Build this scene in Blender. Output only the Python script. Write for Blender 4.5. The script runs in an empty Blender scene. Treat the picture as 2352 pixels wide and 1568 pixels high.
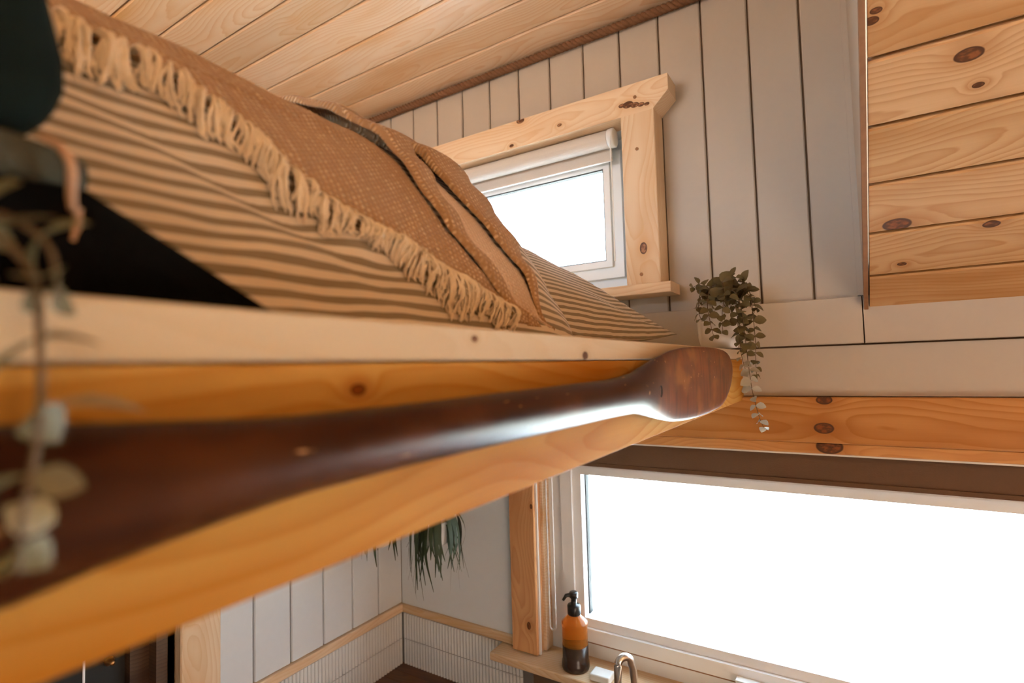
import bpy, math, random
from mathutils import Vector, Matrix, noise

random.seed(7)
SC = bpy.context.scene
COL = SC.collection
S = 1.4            # metres per layout unit (one unit = eye to window wall)
H = 1.936          # eye height above the kitchen floor, metres


def W3(p):
    return Vector((p[0] * S, p[1] * S, p[2] * S + H))


# ------------------------------------------------------------------ camera
YAW, PIT, ROL = math.radians(32.1), math.radians(2.85), math.radians(1.6)
fw = Vector((-math.sin(YAW) * math.cos(PIT), math.cos(YAW) * math.cos(PIT), math.sin(PIT)))
rt0 = Vector((math.cos(YAW), math.sin(YAW), 0))
dn0 = fw.cross(rt0)
rt = math.cos(ROL) * rt0 + math.sin(ROL) * dn0
dn = -math.sin(ROL) * rt0 + math.cos(ROL) * dn0
cam = bpy.data.cameras.new('camera')
cam.sensor_width = 36
cam.lens = 36 * 1216 / 2352
cam.clip_start = 0.01
cam.clip_end = 300
cam.dof.use_dof = True
cam.dof.focus_distance = 0.98
cam.dof.aperture_fstop = 4.0
cob = bpy.data.objects.new('camera', cam)
COL.objects.link(cob)
cob.matrix_world = Matrix((
    (rt.x, -dn.x, -fw.x, 0), (rt.y, -dn.y, -fw.y, 0), (rt.z, -dn.z, -fw.z, H), (0, 0, 0, 1)))
SC.camera = cob

# ------------------------------------------------------------------ daylight and exposure
SKY = 9.0
FILL_LAMP = 3.0  # power of the added warm fill lamps
wd = bpy.data.worlds.new('overcast_sky')
SC.world = wd
wd.use_nodes = True
bg = wd.node_tree.nodes['Background']
bg.inputs[0].default_value = (0.66, 0.83, 1.0, 1)
bg.inputs[1].default_value = SKY
SC.view_settings.view_transform = 'Standard'
SC.view_settings.look = 'None'
SC.view_settings.gamma = 1
SC.view_settings.use_curve_mapping = False
SC.view_settings.exposure = 0.92


sun = bpy.data.lights.new('sun', 'SUN')
sun.energy = 100.0
sun.angle = math.radians(3)
sun.color = (.93, .97, 1)
so = bpy.data.objects.new('sun', sun)
COL.objects.link(so)
so.rotation_euler = Vector((.62, .10, -.80)).to_track_quat('-Z', 'Y').to_euler()


def portal(name, loc, size, direction):
    l = bpy.data.lights.new(name, 'AREA')
    l.shape = 'RECTANGLE'
    l.size, l.size_y = size[0] * S, size[1] * S
    l.cycles.is_portal = True
    o = bpy.data.objects.new(name, l)
    COL.objects.link(o)
    o.location = W3(loc)
    o.rotation_euler = Vector(direction).to_track_quat('-Z', 'Y').to_euler()
    return o


portal('daylight_portal', (-.64, 1.10, .31), (.66, .36), (0, -1, 0))
portal('daylight_portal', (.02, 1.12, -.38), (1.3, .56), (0, -1, 0))
portal('daylight_portal', (1.325, -.78, -.91), (.77, .60), (0, 1, 0))
portal('daylight_portal', (-.885, -.78, .35), (.75, .44), (0, 1, 0))

# ------------------------------------------------------------------ node helpers
class NT:
    def __init__(self, name):
        self.m = bpy.data.materials.new(name)
        self.m.use_nodes = True
        self.t = self.m.node_tree
        self.t.nodes.clear()
        self.out = self.t.nodes.new('ShaderNodeOutputMaterial')

    def n(self, typ, ins=None, **kw):
        nd = self.t.nodes.new('ShaderNode' + typ)
        for k, v in kw.items():
            setattr(nd, k, v)
        for k, v in (ins or {}).items():
            self.set(nd.inputs[k], v)
        return nd

    def set(self, sock, v):
        if isinstance(v, bpy.types.NodeSocket):
            self.t.links.new(v, sock)
        elif isinstance(v, bpy.types.Node):
            self.t.links.new(v.outputs[0], sock)
        else:
            if sock.type == 'RGBA' and len(v) == 3:
                v = (*v, 1)
            sock.default_value = v

    def math(self, op, a, b=None, c=None, clamp=False):
        nd = self.t.nodes.new('ShaderNodeMath')
        nd.operation = op
        nd.use_clamp = clamp
        for i, v in enumerate((a, b, c)):
            if v is not None:
                self.set(nd.inputs[i], v)
        return nd.outputs[0]

    def vmath(self, op, a, b=None):
        nd = self.t.nodes.new('ShaderNodeVectorMath')
        nd.operation = op
        self.set(nd.inputs[0], a)
        if b is not None:
            self.set(nd.inputs[1], b)
        return nd.outputs['Value'] if op in ('LENGTH', 'DOT_PRODUCT', 'DISTANCE') else nd.outputs[0]

    def mix(self, f, a, b, blend='MIX'):
        nd = self.t.nodes.new('ShaderNodeMix')
        nd.data_type = 'RGBA'
        nd.blend_type = blend
        self.set(nd.inputs[0], f)
        self.set(nd.inputs[6], a)
        self.set(nd.inputs[7], b)
        return nd.outputs[2]

    def smooth(self, v, lo, hi):
        nd = self.t.nodes.new('ShaderNodeMapRange')
        nd.interpolation_type = 'SMOOTHSTEP'
        self.set(nd.inputs[0], v)
        nd.inputs[1].default_value = lo
        nd.inputs[2].default_value = hi
        nd.inputs[3].default_value = 0
        nd.inputs[4].default_value = 1
        return nd.outputs[0]

    def noise(self, vec, scale, detail=2, rough=.5):
        nd = self.n('TexNoise', {'Vector': vec, 'Scale': scale, 'Detail': detail, 'Roughness': rough})
        return nd.outputs[0]

    def bsdf(self, color, rough=.6, bump=None, bstr=.3, bdist=.002, **ins):
        b = self.n('BsdfPrincipled', {'Base Color': color, 'Roughness': rough})
        for k, v in ins.items():
            self.set(b.inputs[k.replace('_', ' ')], v)
        if bump is not None:
            bn = self.n('Bump', {'Height': bump, 'Strength': bstr, 'Distance': bdist})
            self.t.links.new(bn.outputs[0], b.inputs['Normal'])
        self.t.links.new(b.outputs[0], self.out.inputs[0])
        return b


def pine(name, pale, mid, knotc=(.085, .030, .009), knots=(), rough=.5, period=.0085, rk=.5, ring=.75, spec=.35, coat=0.0, coatr=.3):
    """Pine board: grain runs along local X, width along local Z, front face at local Y = 0."""
    N = NT(name)
    tc = N.n('TexCoord').outputs['Object']
    rnd = N.n('ObjectInfo').outputs['Random']
    off = N.n('CombineXYZ', {0: N.math('MULTIPLY', rnd, 37.0), 1: N.math('MULTIPLY', rnd, 3.7), 2: N.math('MULTIPLY', rnd, 11.3)})
    p = N.vmath('ADD', tc, off)
    sx = N.n('SeparateXYZ', {0: tc})
    x, y, z = sx.outputs
    xs = N.n('CombineXYZ', {0: N.n('SeparateXYZ', {0: p}).outputs[0]}).outputs[0]
    low = N.noise(xs, 1.6, 1)
    low2 = N.noise(N.vmath('ADD', xs, (0, 5.3, 0)), 2.3, 1)
    wob = N.noise(N.vmath('MULTIPLY', p, (5, 22, 22)), 1.0, 3)
    zc = N.math('MULTIPLY_ADD', low, .22, -.07)
    zz = N.math('SUBTRACT', z, zc)
    d = N.math('MULTIPLY_ADD', low2, .09, -.015)
    yy = N.math('ADD', y, d)
    r = N.math('SQRT', N.math('ADD', N.math('MULTIPLY', zz, zz), N.math('MULTIPLY', yy, yy)))
    r = N.math('MULTIPLY_ADD', wob, .016, r)
    kd = None
    for (kx, kz, kr) in knots:
        dx = N.math('MULTIPLY', N.math('SUBTRACT', x, kx), .62)
        dz = N.math('SUBTRACT', z, kz)
        dd = N.math('DIVIDE', N.math('SQRT', N.math('ADD', N.math('MULTIPLY', dx, dx), N.math('MULTIPLY', dz, dz))), kr)
        kd = dd if kd is None else N.math('MINIMUM', kd, dd)
    # scattered knots
    v2 = N.n('TexVoronoi', {'Vector': N.vmath('MULTIPLY', p, (4.0, 0, 8.0)), 'Scale': 1.0}, voronoi_dimensions='3D')
    pres = N.math('GREATER_THAN', N.n('SeparateColor', {0: v2.outputs['Color']}).outputs[0], 1 - rk)
    kv = N.math('ADD', N.math('MULTIPLY', v2.outputs['Distance'], 16.0), N.math('MULTIPLY', N.math('SUBTRACT', 1.0, pres), 20.0))
    kd = kv if kd is None else N.math('MINIMUM', kd, kv)
    kd = N.math('MULTIPLY_ADD', N.math('SUBTRACT', wob, .5), .5, kd)
    swirl = N.math('POWER', 2.718, N.math('MULTIPLY', N.math('MULTIPLY', kd, kd), -.14))
    r = N.math('MULTIPLY_ADD', swirl, .018, r)
    ph = N.math('FRACT', N.math('DIVIDE', r, period))
    rings = N.math('POWER', ph, 2.2)
    rings = N.math('MULTIPLY', rings, N.smooth(ph, 1.0, .86))
    fine = N.noise(N.vmath('MULTIPLY', p, (7, 420, 420)), 1.0, 2)
    blot = N.noise(N.vmath('MULTIPLY', p, (2.0, 11, 11)), 1.0, 2)
    c = N.mix(N.math('MULTIPLY', rings, ring), pale, mid)
    c = N.mix(N.smooth(blot, .45, .8), c, mid)
    c = N.mix(N.math('MULTIPLY', fine, .22), c, mid, 'MIX')
    tint = N.n('HueSaturation', {'Color': c, 'Value': N.math('MULTIPLY_ADD', rnd, .24, .88), 'Saturation': N.math('MULTIPLY_ADD', rnd, -.15, 1.08)})
    halo = N.smooth(kd, 3.2, .9)
    c = N.mix(N.math('MULTIPLY', halo, .55), tint, mid)
    kr_ = N.noise(N.vmath('MULTIPLY', p, (90, 160, 160)), 1.0, 2)
    core = N.mix(N.smooth(kr_, .42, .68), (knotc[0] * 1.3, knotc[1] * 1.2, knotc[2]), (mid[0] * .62, mid[1] * .45, mid[2] * .4))
    c = N.mix(N.smooth(kd, 1.08, .95), c, knotc)
    c = N.mix(N.smooth(kd, .90, .72), c, core)
    N.bsdf(c, rough, bump=N.math('ADD', fine, rings), bstr=.10, bdist=.001, Specular_IOR_Level=spec, Coat_Weight=coat, Coat_Roughness=coatr, Coat_IOR=1.7)
    return N.m


def plain(name, col, rough=.5, var=.06, scale=30, bstr=.05, **kw):
    N = NT(name)
    tc = N.n('TexCoord').outputs['Object']
    nz = N.noise(tc, scale, 3)
    c = N.mix(nz, tuple(v * (1 - var) for v in col), tuple(min(1, v * (1 + var)) for v in col))
    N.bsdf(c, rough, bump=nz, bstr=bstr, bdist=.002, **kw)
    return N.m


M = {}
PALE, MID = (.80, .56, .34), (.56, .27, .085)
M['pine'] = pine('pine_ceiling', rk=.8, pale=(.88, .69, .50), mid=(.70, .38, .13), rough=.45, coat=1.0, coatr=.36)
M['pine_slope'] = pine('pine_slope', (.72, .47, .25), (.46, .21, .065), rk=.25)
M['pine_trim'] = pine('pine_trim', (.82, .64, .45), (.66, .40, .19), rk=.3)
M['beam'] = pine('pine_beam', (.62, .30, .085), (.40, .125, .022), rk=.15, period=.017, ring=.9, rough=.42)
M['edge'] = pine('pine_edge_board', (.82, .58, .36), (.70, .42, .19), rk=.3, ring=.45)
M['header'] = pine('pine_header', (.68, .37, .15), (.46, .18, .05), rk=.1)
M['counter'] = pine('oiled_counter', (.16, .065, .022), (.07, .024, .008), rk=0, rough=.35)
M['darkwood'] = pine('dark_frame_wood', (.10, .055, .028), (.04, .018, .008), rk=.3)
M['paint'] = plain('greige_paint', (.51, .45, .38), .55, .02, 60)
M['paint_low'] = plain('soft_white_paint', (.74, .77, .80), .5, .02, 60)
M['back'] = plain('joint_backing', (.20, .13, .08), .8)
M['upvc'] = plain('white_upvc', (.88, .89, .90), .3, .01)
M['tile'] = plain('white_glazed_tile', (.84, .85, .84), .18, .03, 12)
M['grout'] = plain('grey_grout', (.22, .21, .20), .9)
M['black'] = plain('black_rubber', (.012, .012, .011), .7)
M['blind'] = plain('beige_blind_fabric', (.66, .60, .54), .8, .05, 300, .2)
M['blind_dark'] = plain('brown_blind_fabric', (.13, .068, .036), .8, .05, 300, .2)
M['white'] = plain('white_plastic', (.82, .81, .79), .35, .02)
M['rope'] = plain('jute_rope', (.20, .095, .045), .9, .4, 400, .5)
M['brown_edge'] = plain('raw_board_edge', (.30, .15, .07), .85, .2, 90)
M['shell'] = plain('pine_lining', (.74, .46, .22), .6, .08)
M['floorboard'] = pine('oak_floor', (.42, .25, .12), (.26, .13, .05), rk=.1)


def glass():
    N = NT('window_glass')
    tr = N.n('BsdfTransparent', {'Color': (.97, .985, .98)})
    gl = N.n('BsdfGlossy', {'Color': (1, 1, 1), 'Roughness': .02})
    fr = N.n('Fresnel', {'IOR': 1.45})
    mx = N.n('MixShader', {0: N.math('MULTIPLY', fr, .7), 1: tr, 2: gl})
    N.t.links.new(mx.outputs[0], N.out.inputs[0])
    return N.m


M['glass'] = glass()

# ------------------------------------------------------------------ mesh helpers
ORG = {}


def link(o, parent=None, origin=(0, 0, 0)):
    COL.objects.link(o)
    ORG[o.name] = Vector(origin)
    if parent is not None:
        o.parent = parent
        o.location = Vector(origin) - ORG[parent.name]
    else:
        o.location = Vector(origin)
    return o


def tag(o, label=None, cat=None, group=None, kind=None):
    for k, v in (('label', label), ('category', cat), ('group', group), ('kind', kind)):
        if v:
            o[k] = v
    return o


def empty(name, u, label, cat, group=None, kind=None):
    o = bpy.data.objects.new(name, None)
    o.empty_display_size = .05
    link(o, None, W3(u))
    return tag(o, label, cat, group, kind)


class MB:
    """Collects geometry in layout units."""

    def __init__(self):
        self.v, self.f, self.uv = [], [], []

    def box(self, a, b):
        x0, y0, z0 = a
        x1, y1, z1 = b
        k = len(self.v)
        self.v += [(x0, y0, z0), (x1, y0, z0), (x1, y1, z0), (x0, y1, z0), (x0, y0, z1), (x1, y0, z1), (x1, y1, z1), (x0, y1, z1)]
        self.f += [tuple(k + i for i in q) for q in ((0, 3, 2, 1), (4, 5, 6, 7), (0, 1, 5, 4), (1, 2, 6, 5), (2, 3, 7, 6), (3, 0, 4, 7))]
        return self

    def prism(self, poly, axis, a, b):
        """poly: 2-D points in the two other axes (in xyz order), extruded on axis from a to b."""
        k = len(self.v)
        n = len(poly)
        for t in (a, b):
            for p in poly:
                q = list(p)
                q.insert(axis, t)
                self.v.append(tuple(q))
        self.f.append(tuple(k + i for i in range(n)))
        self.f.append(tuple(k + n + i for i in reversed(range(n))))
        for i in range(n):
            j = (i + 1) % n
            self.f.append((k + i, k + n + i, k + n + j, k + j))
        return self

    def lathe(self, prof, c, n=24, axis=2, cap=True):
        k = len(self.v)
        for (r, h) in prof:
            for i in range(n):
                a = 2 * math.pi * i / n
                p = [r * math.cos(a), r * math.sin(a)]
                p.insert(axis, h)
                self.v.append((p[0] + c[0], p[1] + c[1], p[2] + c[2]))
        m = len(prof)
        for j in range(m - 1):
            for i in range(n):
                i2 = (i + 1) % n
                self.f.append((k + j * n + i, k + j * n + i2, k + (j + 1) * n + i2, k + (j + 1) * n + i))
        if cap:
            self.f.append(tuple(k + i for i in reversed(range(n))))
            self.f.append(tuple(k + (m - 1) * n + i for i in range(n)))
        return self

    def tube(self, pts, r, n=6):
        pts = [Vector(p) for p in pts]
        k = len(self.v)
        m = len(pts)
        up = Vector((0.13, 0.2, 1)).normalized()
        for j, p in enumerate(pts):
            t = (pts[min(j + 1, m - 1)] - pts[max(j - 1, 0)])
            if t.length < 1e-9:
                t = Vector((0, 0, 1))
            t.normalize()
            a = t.cross(up)
            if a.length < 1e-3:
                a = t.cross(Vector((1, 0, 0)))
            a.normalize()
            b = t.cross(a)
            rr = r[j] if isinstance(r, (list, tuple)) else r
            for i in range(n):
                w = 2 * math.pi * i / n
                self.v.append(tuple(p + a * rr * math.cos(w) + b * rr * math.sin(w)))
        for j in range(m - 1):
            for i in range(n):
                i2 = (i + 1) % n
                self.f.append((k + j * n + i, k + j * n + i2, k + (j + 1) * n + i2, k + (j + 1) * n + i))
        self.f.append(tuple(k + i for i in reversed(range(n))))
        self.f.append(tuple(k + (m - 1) * n + i for i in range(n)))
        return self

    def grid(self, rows, uvs=None, closed=False):
        k = len(self.v)
        nr, nc = len(rows), len(rows[0])
        for r in rows:
            self.v += [tuple(p) for p in r]
        if uvs:
            for r in uvs:
                self.uv += [tuple(p) for p in r]
        for j in range(nr - 1):
            for i in range(nc if closed else nc - 1):
                i2 = (i + 1) % nc
                self.f.append((k + j * nc + i, k + j * nc + i2, k + (j + 1) * nc + i2, k + (j + 1) * nc + i))
        return self

    def build(self, name, mat, parent=None, origin=None, smooth=False, thick=0):
        vs = [W3(p) for p in self.v]
        if origin is None:
            o0 = sum(vs, Vector()) / len(vs)
            o0.z = min(v.z for v in vs)
        else:
            o0 = W3(origin)
        me = bpy.data.meshes.new(name)
        me.from_pydata([v - o0 for v in vs], [], self.f)
        if self.uv:
            ul = me.uv_layers.new(name='UVMap')
            for lp in me.loops:
                ul.data[lp.index].uv = self.uv[lp.vertex_index]
        me.materials.append(M[mat] if isinstance(mat, str) else mat)
        if smooth:
            me.polygons.foreach_set('use_smooth', [True] * len(me.polygons))
        me.update()
        ob = bpy.data.objects.new(name, me)
        link(ob, parent, o0)
        if thick:
            md = ob.modifiers.new('thickness', 'SOLIDIFY')
            md.thickness = thick * S
            md.offset = -1
        return ob


PLK = {}


def plank(name, mid, L, T, Wd, mat, parent, xdir=(1, 0, 0), ydir=(0, 1, 0), c=.0018, slant=0):
    """Board whose front-face lower-edge midpoint is `mid`; grain along xdir, ydir points into the wall."""
    key = (round(L, 4), round(T, 4), round(Wd, 4), mat if isinstance(mat, str) else mat.name, c, slant)
    me = PLK.get(key)
    if me is None:
        prof = [(T, 0), (c, 0), (0, c), (0, Wd - c), (c, Wd), (T, Wd)]
        vs, n = [], 6
        for sx in (-1, 1):
            for (yy, zz) in prof:
                ex = slant * (1 - zz / Wd) if sx > 0 else 0
                vs.append(((sx * L / 2 - ex) * S, yy * S, zz * S))
        fs = [tuple(range(n)), tuple(n + i for i in reversed(range(n)))]
        fs += [(i, n + i, n + (i + 1) % n, (i + 1) % n) for i in range(n)]
        me = bpy.data.meshes.new(name)
        me.from_pydata(vs, [], fs)
        me.materials.append(M[mat] if isinstance(mat, str) else mat)
        PLK[key] = me
    o = bpy.data.objects.new(name, me)
    X = Vector(xdir).normalized()
    Y = Vector(ydir).normalized()
    Z = X.cross(Y)
    org = W3(mid)
    link(o, parent, org)
    o.rotation_euler = Matrix((X, Y, Z)).transposed().to_euler()
    return o


def struct(name, mb, mat, label, cat):
    return tag(mb.build(name, mat, origin=(0, 0, -H / S)), label, cat, kind='structure')


# ------------------------------------------------------------------ the room shell
ZF = -H / S
fl = struct('floor', MB().box((-1.8, -.76, ZF - .05), (2.1, 1.08, ZF)), 'floorboard', 'brown timber floor of the room below', 'floor')

# front wall with its two window openings
w1 = (-.96, -.338, .14, .478)     # upper window opening
w2 = (-.575, .62, -.612, -.148)   # kitchen window opening
mb = MB()
Y0, Y1 = 1.006, 1.085
mb.box((-1.8, Y0, ZF), (2.1, Y1, w2[2])).box((-1.8, Y0, w2[2]), (w2[0], Y1, w2[3])).box((w2[1], Y0, w2[2]), (2.1, Y1, w2[3]))
mb.box((-1.8, Y0, w2[3]), (2.1, Y1, w1[2])).box((-1.8, Y0, w1[2]), (w1[0], Y1, w1[3])).box((w1[1], Y0, w1[2]), (.06, Y1, w1[3])).box((-1.8, Y0, w1[3]), (.06, Y1, .75))
wall = struct('wall_front', mb, 'back', 'greige panelled wall holding both windows', 'wall')

# vertical tongue-and-groove boards on the upper wall
seams = [.0295] + [-.0375 - .0792 * k for k in range(0, 22)]
G = .0016
for a, b in zip(seams[1:], seams[:-1]):
    for (z0, z1) in (((.098, .69),) if (a >= w1[1] - .03) else (((.098, .15), (.468, .69)) if (b > w1[0] and a < w1[1]) else ((.098, .69),))):
        plank('board', ((a + b) / 2 + 0, 1.0, (z0 + z1) / 2), z1 - z0, .006, b - a - 2 * G, 'paint', wall, xdir=(0, 0, 1)).location.x += (b - a - 2 * G) / 2 * S
# horizontal boards below
for (x0, x1) in ((-1.79, .0262), (.0278, 1.9)):
    plank('board', ((x0 + x1) / 2, .988, .0235), x1 - x0, .018, .0735, 'paint', wall, c=.001)
plank('board', (.05, 1.0, -.06), 3.7, .006, .081, 'paint', wall, c=.0006)
# smooth painted wall left of the kitchen window
MB().box((-.974, .9985, -.60), (-.62, 1.006, -.066)).build('plaster_panel', 'paint_low', wall)
MB().box((.63, .9985, -1.3), (2.05, 1.006, -.066)).build('plaster_panel', 'paint_low', wall)
MB().box((-.974, .9985, -1.3), (.63, 1.006, -.735)).build('plaster_panel', 'paint_low', wall)

# kitchen end wall under the loft
XL = -.974
lw = struct('wall_left', MB().box((XL - .07, .455, ZF), (XL - .006, 1.006, -.068)).box((XL - .07, -.76, ZF), (XL - .006, .16, -.068)).box((XL - .07, .16, -.16), (XL - .006, .455, -.068)), 'back',
            'white panelled wall under the loft beside the dark doorway', 'wall')
ys = [1.0 - .0792 * k for k in range(0, 7)]
for b, a in zip(ys[:-1], ys[1:]):
    a = max(a, .536)
    plank('board', (XL, (a + b) / 2, -.33), .50, .006, b - a - 2 * G, 'paint_low', lw, xdir=(0, 0, -1), ydir=(-1, 0, 0)).location.y -= (b - a - 2 * G) / 2 * S
# pine strips over the tiles
plank('trim_strip', (XL + .008, .768, -.601), .464, .014, .019, 'pine_trim', lw, xdir=(0, 1, 0), ydir=(-1, 0, 0))
plank('trim_strip', (-.80, .991, -.601), .345, .014, .019, 'pine_trim', wall)
# finger tiles, two rows
MB().box((XL - .006, .537, -.726), (XL + .0005, 1.0, -.602)).build('grout_bed', 'grout', lw)
MB().box((XL, .9975, -.726), (-.60, 1.006, -.602)).build('grout_bed', 'grout', wall)
tw, tg = .0074, .0015


def tile_mesh():
    mbt = MB()
    w, h, t = tw / 2, .0305, .004
    prof = [(-w, 0), (-w, -t * .6), (-w * .5, -t), (w * .5, -t), (w, -t * .6), (w, 0)]
    k = len(prof)
    vs = [(a * S, b * S, -h * S) for a, b in prof] + [(a * S, b * S, h * S) for a, b in prof]
    fs = [tuple(range(k)), tuple(k + i for i in reversed(range(k)))] + [(i, k + i, k + (i + 1) % k, (i + 1) % k) for i in range(k)]
    me = bpy.data.meshes.new('tile')
    me.from_pydata(vs, [], fs)
    me.materials.append(M['tile'])
    return me


TM = tile_mesh()
for row in (0, 1):
    zc = -.6335 - row * .0625
    y = .99
    while y > .545:
        o = bpy.data.objects.new('tile', TM)
        link(o, lw, W3((XL + .0005, y, zc)))
        o.rotation_euler.z = math.pi / 2
        y -= tw + tg
    x = XL + .011
    while x < -.62:
        o = bpy.data.objects.new('tile', TM)
        link(o, wall, W3((x, .9975, zc)))
        x += tw + tg

# dark doorway in the end wall
dr = empty('door_1', (XL, .31, ZF), 'dark doorway with pale pine casing under the loft', 'door', kind='structure')
plank('casing', (XL + .012, .5345, -.72), 1.30, .02, .067, 'pine_trim', dr, xdir=(0, 0, 1), ydir=(-1, 0, 0), c=.002).location.y += 0
MB().box((XL - .05, .438, ZF), (XL - .006, .466, -.16)).build('frame', 'darkwood', dr)
MB().box((XL - .075, .41, ZF), (XL - .03, .438, -.16)).build('frame', 'darkwood', dr)
leaf_o = MB().box((XL - .06, .165, ZF), (XL - .045, .409, -.16)).build('door_leaf', 'black', dr)
MB().box((XL - .046, .352, ZF), (XL - .044, .355, -.16)).build('door_edge', 'upvc', leaf_o)
M['brass'] = plain('aged_brass', (.75, .38, .16), .3, .1, 40, .05, Metallic=1.0)
MB().lathe([(.001, -.012), (.006, -.010), (.0075, -.003), (.004, .003), (.003, .010)], (XL - .035, .385, -.447), 12, axis=0).build('door_knob', 'brass', leaf_o, smooth=True)

# kitchen worktop of oiled staves
wt = struct('trim_1', MB().box((XL, .5, -.752), (.62, 1.0, -.7275)), 'counter', 'dark oiled wooden worktop in the kitchen corner', 'worktop')
for k in range(14):
    y0 = .505 + k * .0353
    for j, (xa, xb) in enumerate(((XL + .001, XL + .30 + .07 * (k % 3)), (XL + .302 + .07 * (k % 3), .0 + .05 * (k % 2)))):
        plank('stave', ((xa + xb) / 2, y0, -.726), xb - xa, .002, .0346, 'counter', wt, xdir=(1, 0, 0), ydir=(0, 0, -1), c=.0003)

# ---- dormer ceiling planks (run along the wall, rise slightly toward the ridge)
AC = math.radians(2.5)
zc0 = .6865
cl = struct('ceiling', MB().prism([(1.08, zc0 + .012), (.143, zc0 + .012 + .937 * math.tan(AC)), (.143, .80), (1.08, .76)], 0, -1.8, .06), 'back',
            'warm pine plank ceiling over the loft', 'ceiling')
pw = .0797
ycd = Vector((0, math.sin(AC), math.cos(AC)))
for k in range(11):
    s0 = k * pw
    p = (-.885, 1.0 - s0 * math.cos(AC), zc0 + s0 * math.sin(AC))
    plank('plank', p, 1.83, .010, pw - .0022, 'pine', cl, xdir=(1, 0, 0), ydir=ycd, c=.003)

# ---- steep kitchen roof lining on the right
AS = math.radians(37.2)
zs0 = .070
sl = struct('ceiling_slope', MB().prism([(1.06, zs0 - .03), (.143, zs0 + .012 + .857 * math.tan(AS)), (.143, zs0 + .06 + .857 * math.tan(AS)), (1.06, zs0 + .04)], 0, .04, 2.1), 'back',
            'steep pine plank roof lining above the kitchen', 'ceiling')
nrm = Vector((0, math.sin(AS), math.cos(AS)))
ps = .0822
hk = {0: [(.9, .055, .004)], 1: [(.053, .0254, .0048), (.178, .100, .0075)], 2: [(.043, .014, .0150)], 3: [(.62, .05, .01)], 4: [(.1187, .0812, .0105), (.134, .0301, .0045)],
      5: [(.010, .0669, .0045), (.004, .0545, .006)]}
L = 1.9
for k in range(13):
    s0 = k * ps
    p = (.0365 + L / 2, 1.0 - s0 * math.cos(AS), zs0 + s0 * math.sin(AS))
    mat = 'pine_slope'
    if k in hk:
        # knot x is given as metres from the board's left end
        M['slope_%d' % k] = pine('pine_slope_%d' % k, (.72, .47, .25), (.46, .21, .065), rk=.0, knots=[(kx - L / 2 * S, kz, kr) for kx, kz, kr in hk[k]])
        mat = 'slope_%d' % k
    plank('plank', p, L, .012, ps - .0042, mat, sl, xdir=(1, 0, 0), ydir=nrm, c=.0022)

# ---- dormer cheek between the two ceilings
ck = MB()
ck.prism([(1.0, zs0 + .02), (.143, zs0 + .02 + .857 * math.tan(AS)), (.143, .76), (1.0, .76)], 0, .0295, .0335)
chk = struct('wall_cheek', ck, 'paint', 'narrow pale triangular wall where the loft ceiling meets the roof slope', 'wall')
MB().box((.0215, .987, .098), (.0295, 1.0, .69)).build('corner_bead', 'paint', chk)
t = math.tan(AS)
MB().prism([(1.0, zs0 - .004), (.143, zs0 - .004 + .857 * t), (.143, zs0 + .02 + .857 * t), (1.0, zs0 + .02)], 0, .029, .0345).build('edge_trim', 'brown_edge', chk)

# ---- rest of the shell behind the camera
rz = .72
rear = struct('ceiling_rear', MB().prism([(.143, rz), (-.714, .0715), (-.76, .0715), (-.76, .12), (.143, rz + .08)], 0, .04, 2.1)
              .prism([(.145, zc0 + .013 + .855 * math.tan(AC)), (-.714, zc0), (-.76, zc0), (-.76, .76), (.145, .80)], 0, -1.8, .06), 'shell', 'pine roof lining behind the viewer', 'ceiling')
MB().prism([(.143, rz), (-.714, .0715), (-.714, .75), (.143, .75)], 0, .0295, .04).build('cheek_panel', 'shell', rear)
d0 = (.95, 1.7, -1.2, -.62)  # lower rear opening, added and sized for fill daylight
r0 = (-1.25, -.52, .14, .56)  # upper rear opening, added and placed to light the front wall
mb = MB().box((-1.8, -.76, ZF), (d0[0], -.714, .09)).box((d0[1], -.76, ZF), (2.1, -.714, .09)).box((d0[0], -.76, d0[3]), (d0[1], -.714, .09)).box((d0[0], -.76, ZF), (d0[1], -.714, d0[2]))
mb.box((-1.8, -.76, .09), (r0[0], -.714, .75)).box((r0[1], -.76, .09), (.06, -.714, .75)).box((r0[0], -.76, r0[3]), (r0[1], -.714, .75)).box((r0[0], -.76, .09), (r0[1], -.714, r0[2]))
wr_ = struct('wall_rear', mb, 'paint', 'unseen rear wall with openings added and sized to let in daylight', 'wall')
mb = MB().prism([(-.76, ZF), (1.08, ZF), (1.08, .15), (.143, .8), (-.76, .15)], 0, 2.05, 2.1)
wrt = struct('wall_right', mb, 'shell', 'gable wall at the right end of the house', 'wall')
wl2 = struct('wall_loft_end', MB().box((-1.85, -.76, ZF), (-1.8, 1.08, .85)), 'shell', 'wall at the far end of the loft', 'wall')

# ------------------------------------------------------------------ loft floor: beam, edge board, deck
lf = empty('floor_loft', (-.5, .15, -.068), 'sleeping loft floor edge with pine beam and pale edge board', 'loft floor', kind='structure')
XB = -.153
Yc, Lb = .143, 1.714
M['beam_k'] = pine('pine_beam_front', (.60, .35, .115), (.38, .135, .024), rk=.0, period=.010, ring=.65, rough=.65, spec=.06,
                   knots=[((.136 - .143) * S, (.0665 - .0065) * S, .0032), ((.4364 - .143) * S, (.0665 - .0125) * S, .006)])
plank('beam', (XB, Yc, -.0665), Lb, .034, .0700, 'beam_k', lf, xdir=(0, 1, 0), ydir=(-1, 0, 0), c=.0004)
M['edge_k'] = pine('pine_edge_board_front', (.55, .45, .315), (.49, .345, .19), rk=.0, ring=.4, knots=[((.3363 - Yc) * S, .004, .0040), ((.2077 - Yc) * S, .0145, .0022)])
plank('edge_board', (XB + .0014, Yc, .0042), Lb, .02, .0158, 'edge_k', lf, xdir=(0, 1, 0), ydir=(-1, 0, 0), c=.0008)
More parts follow.
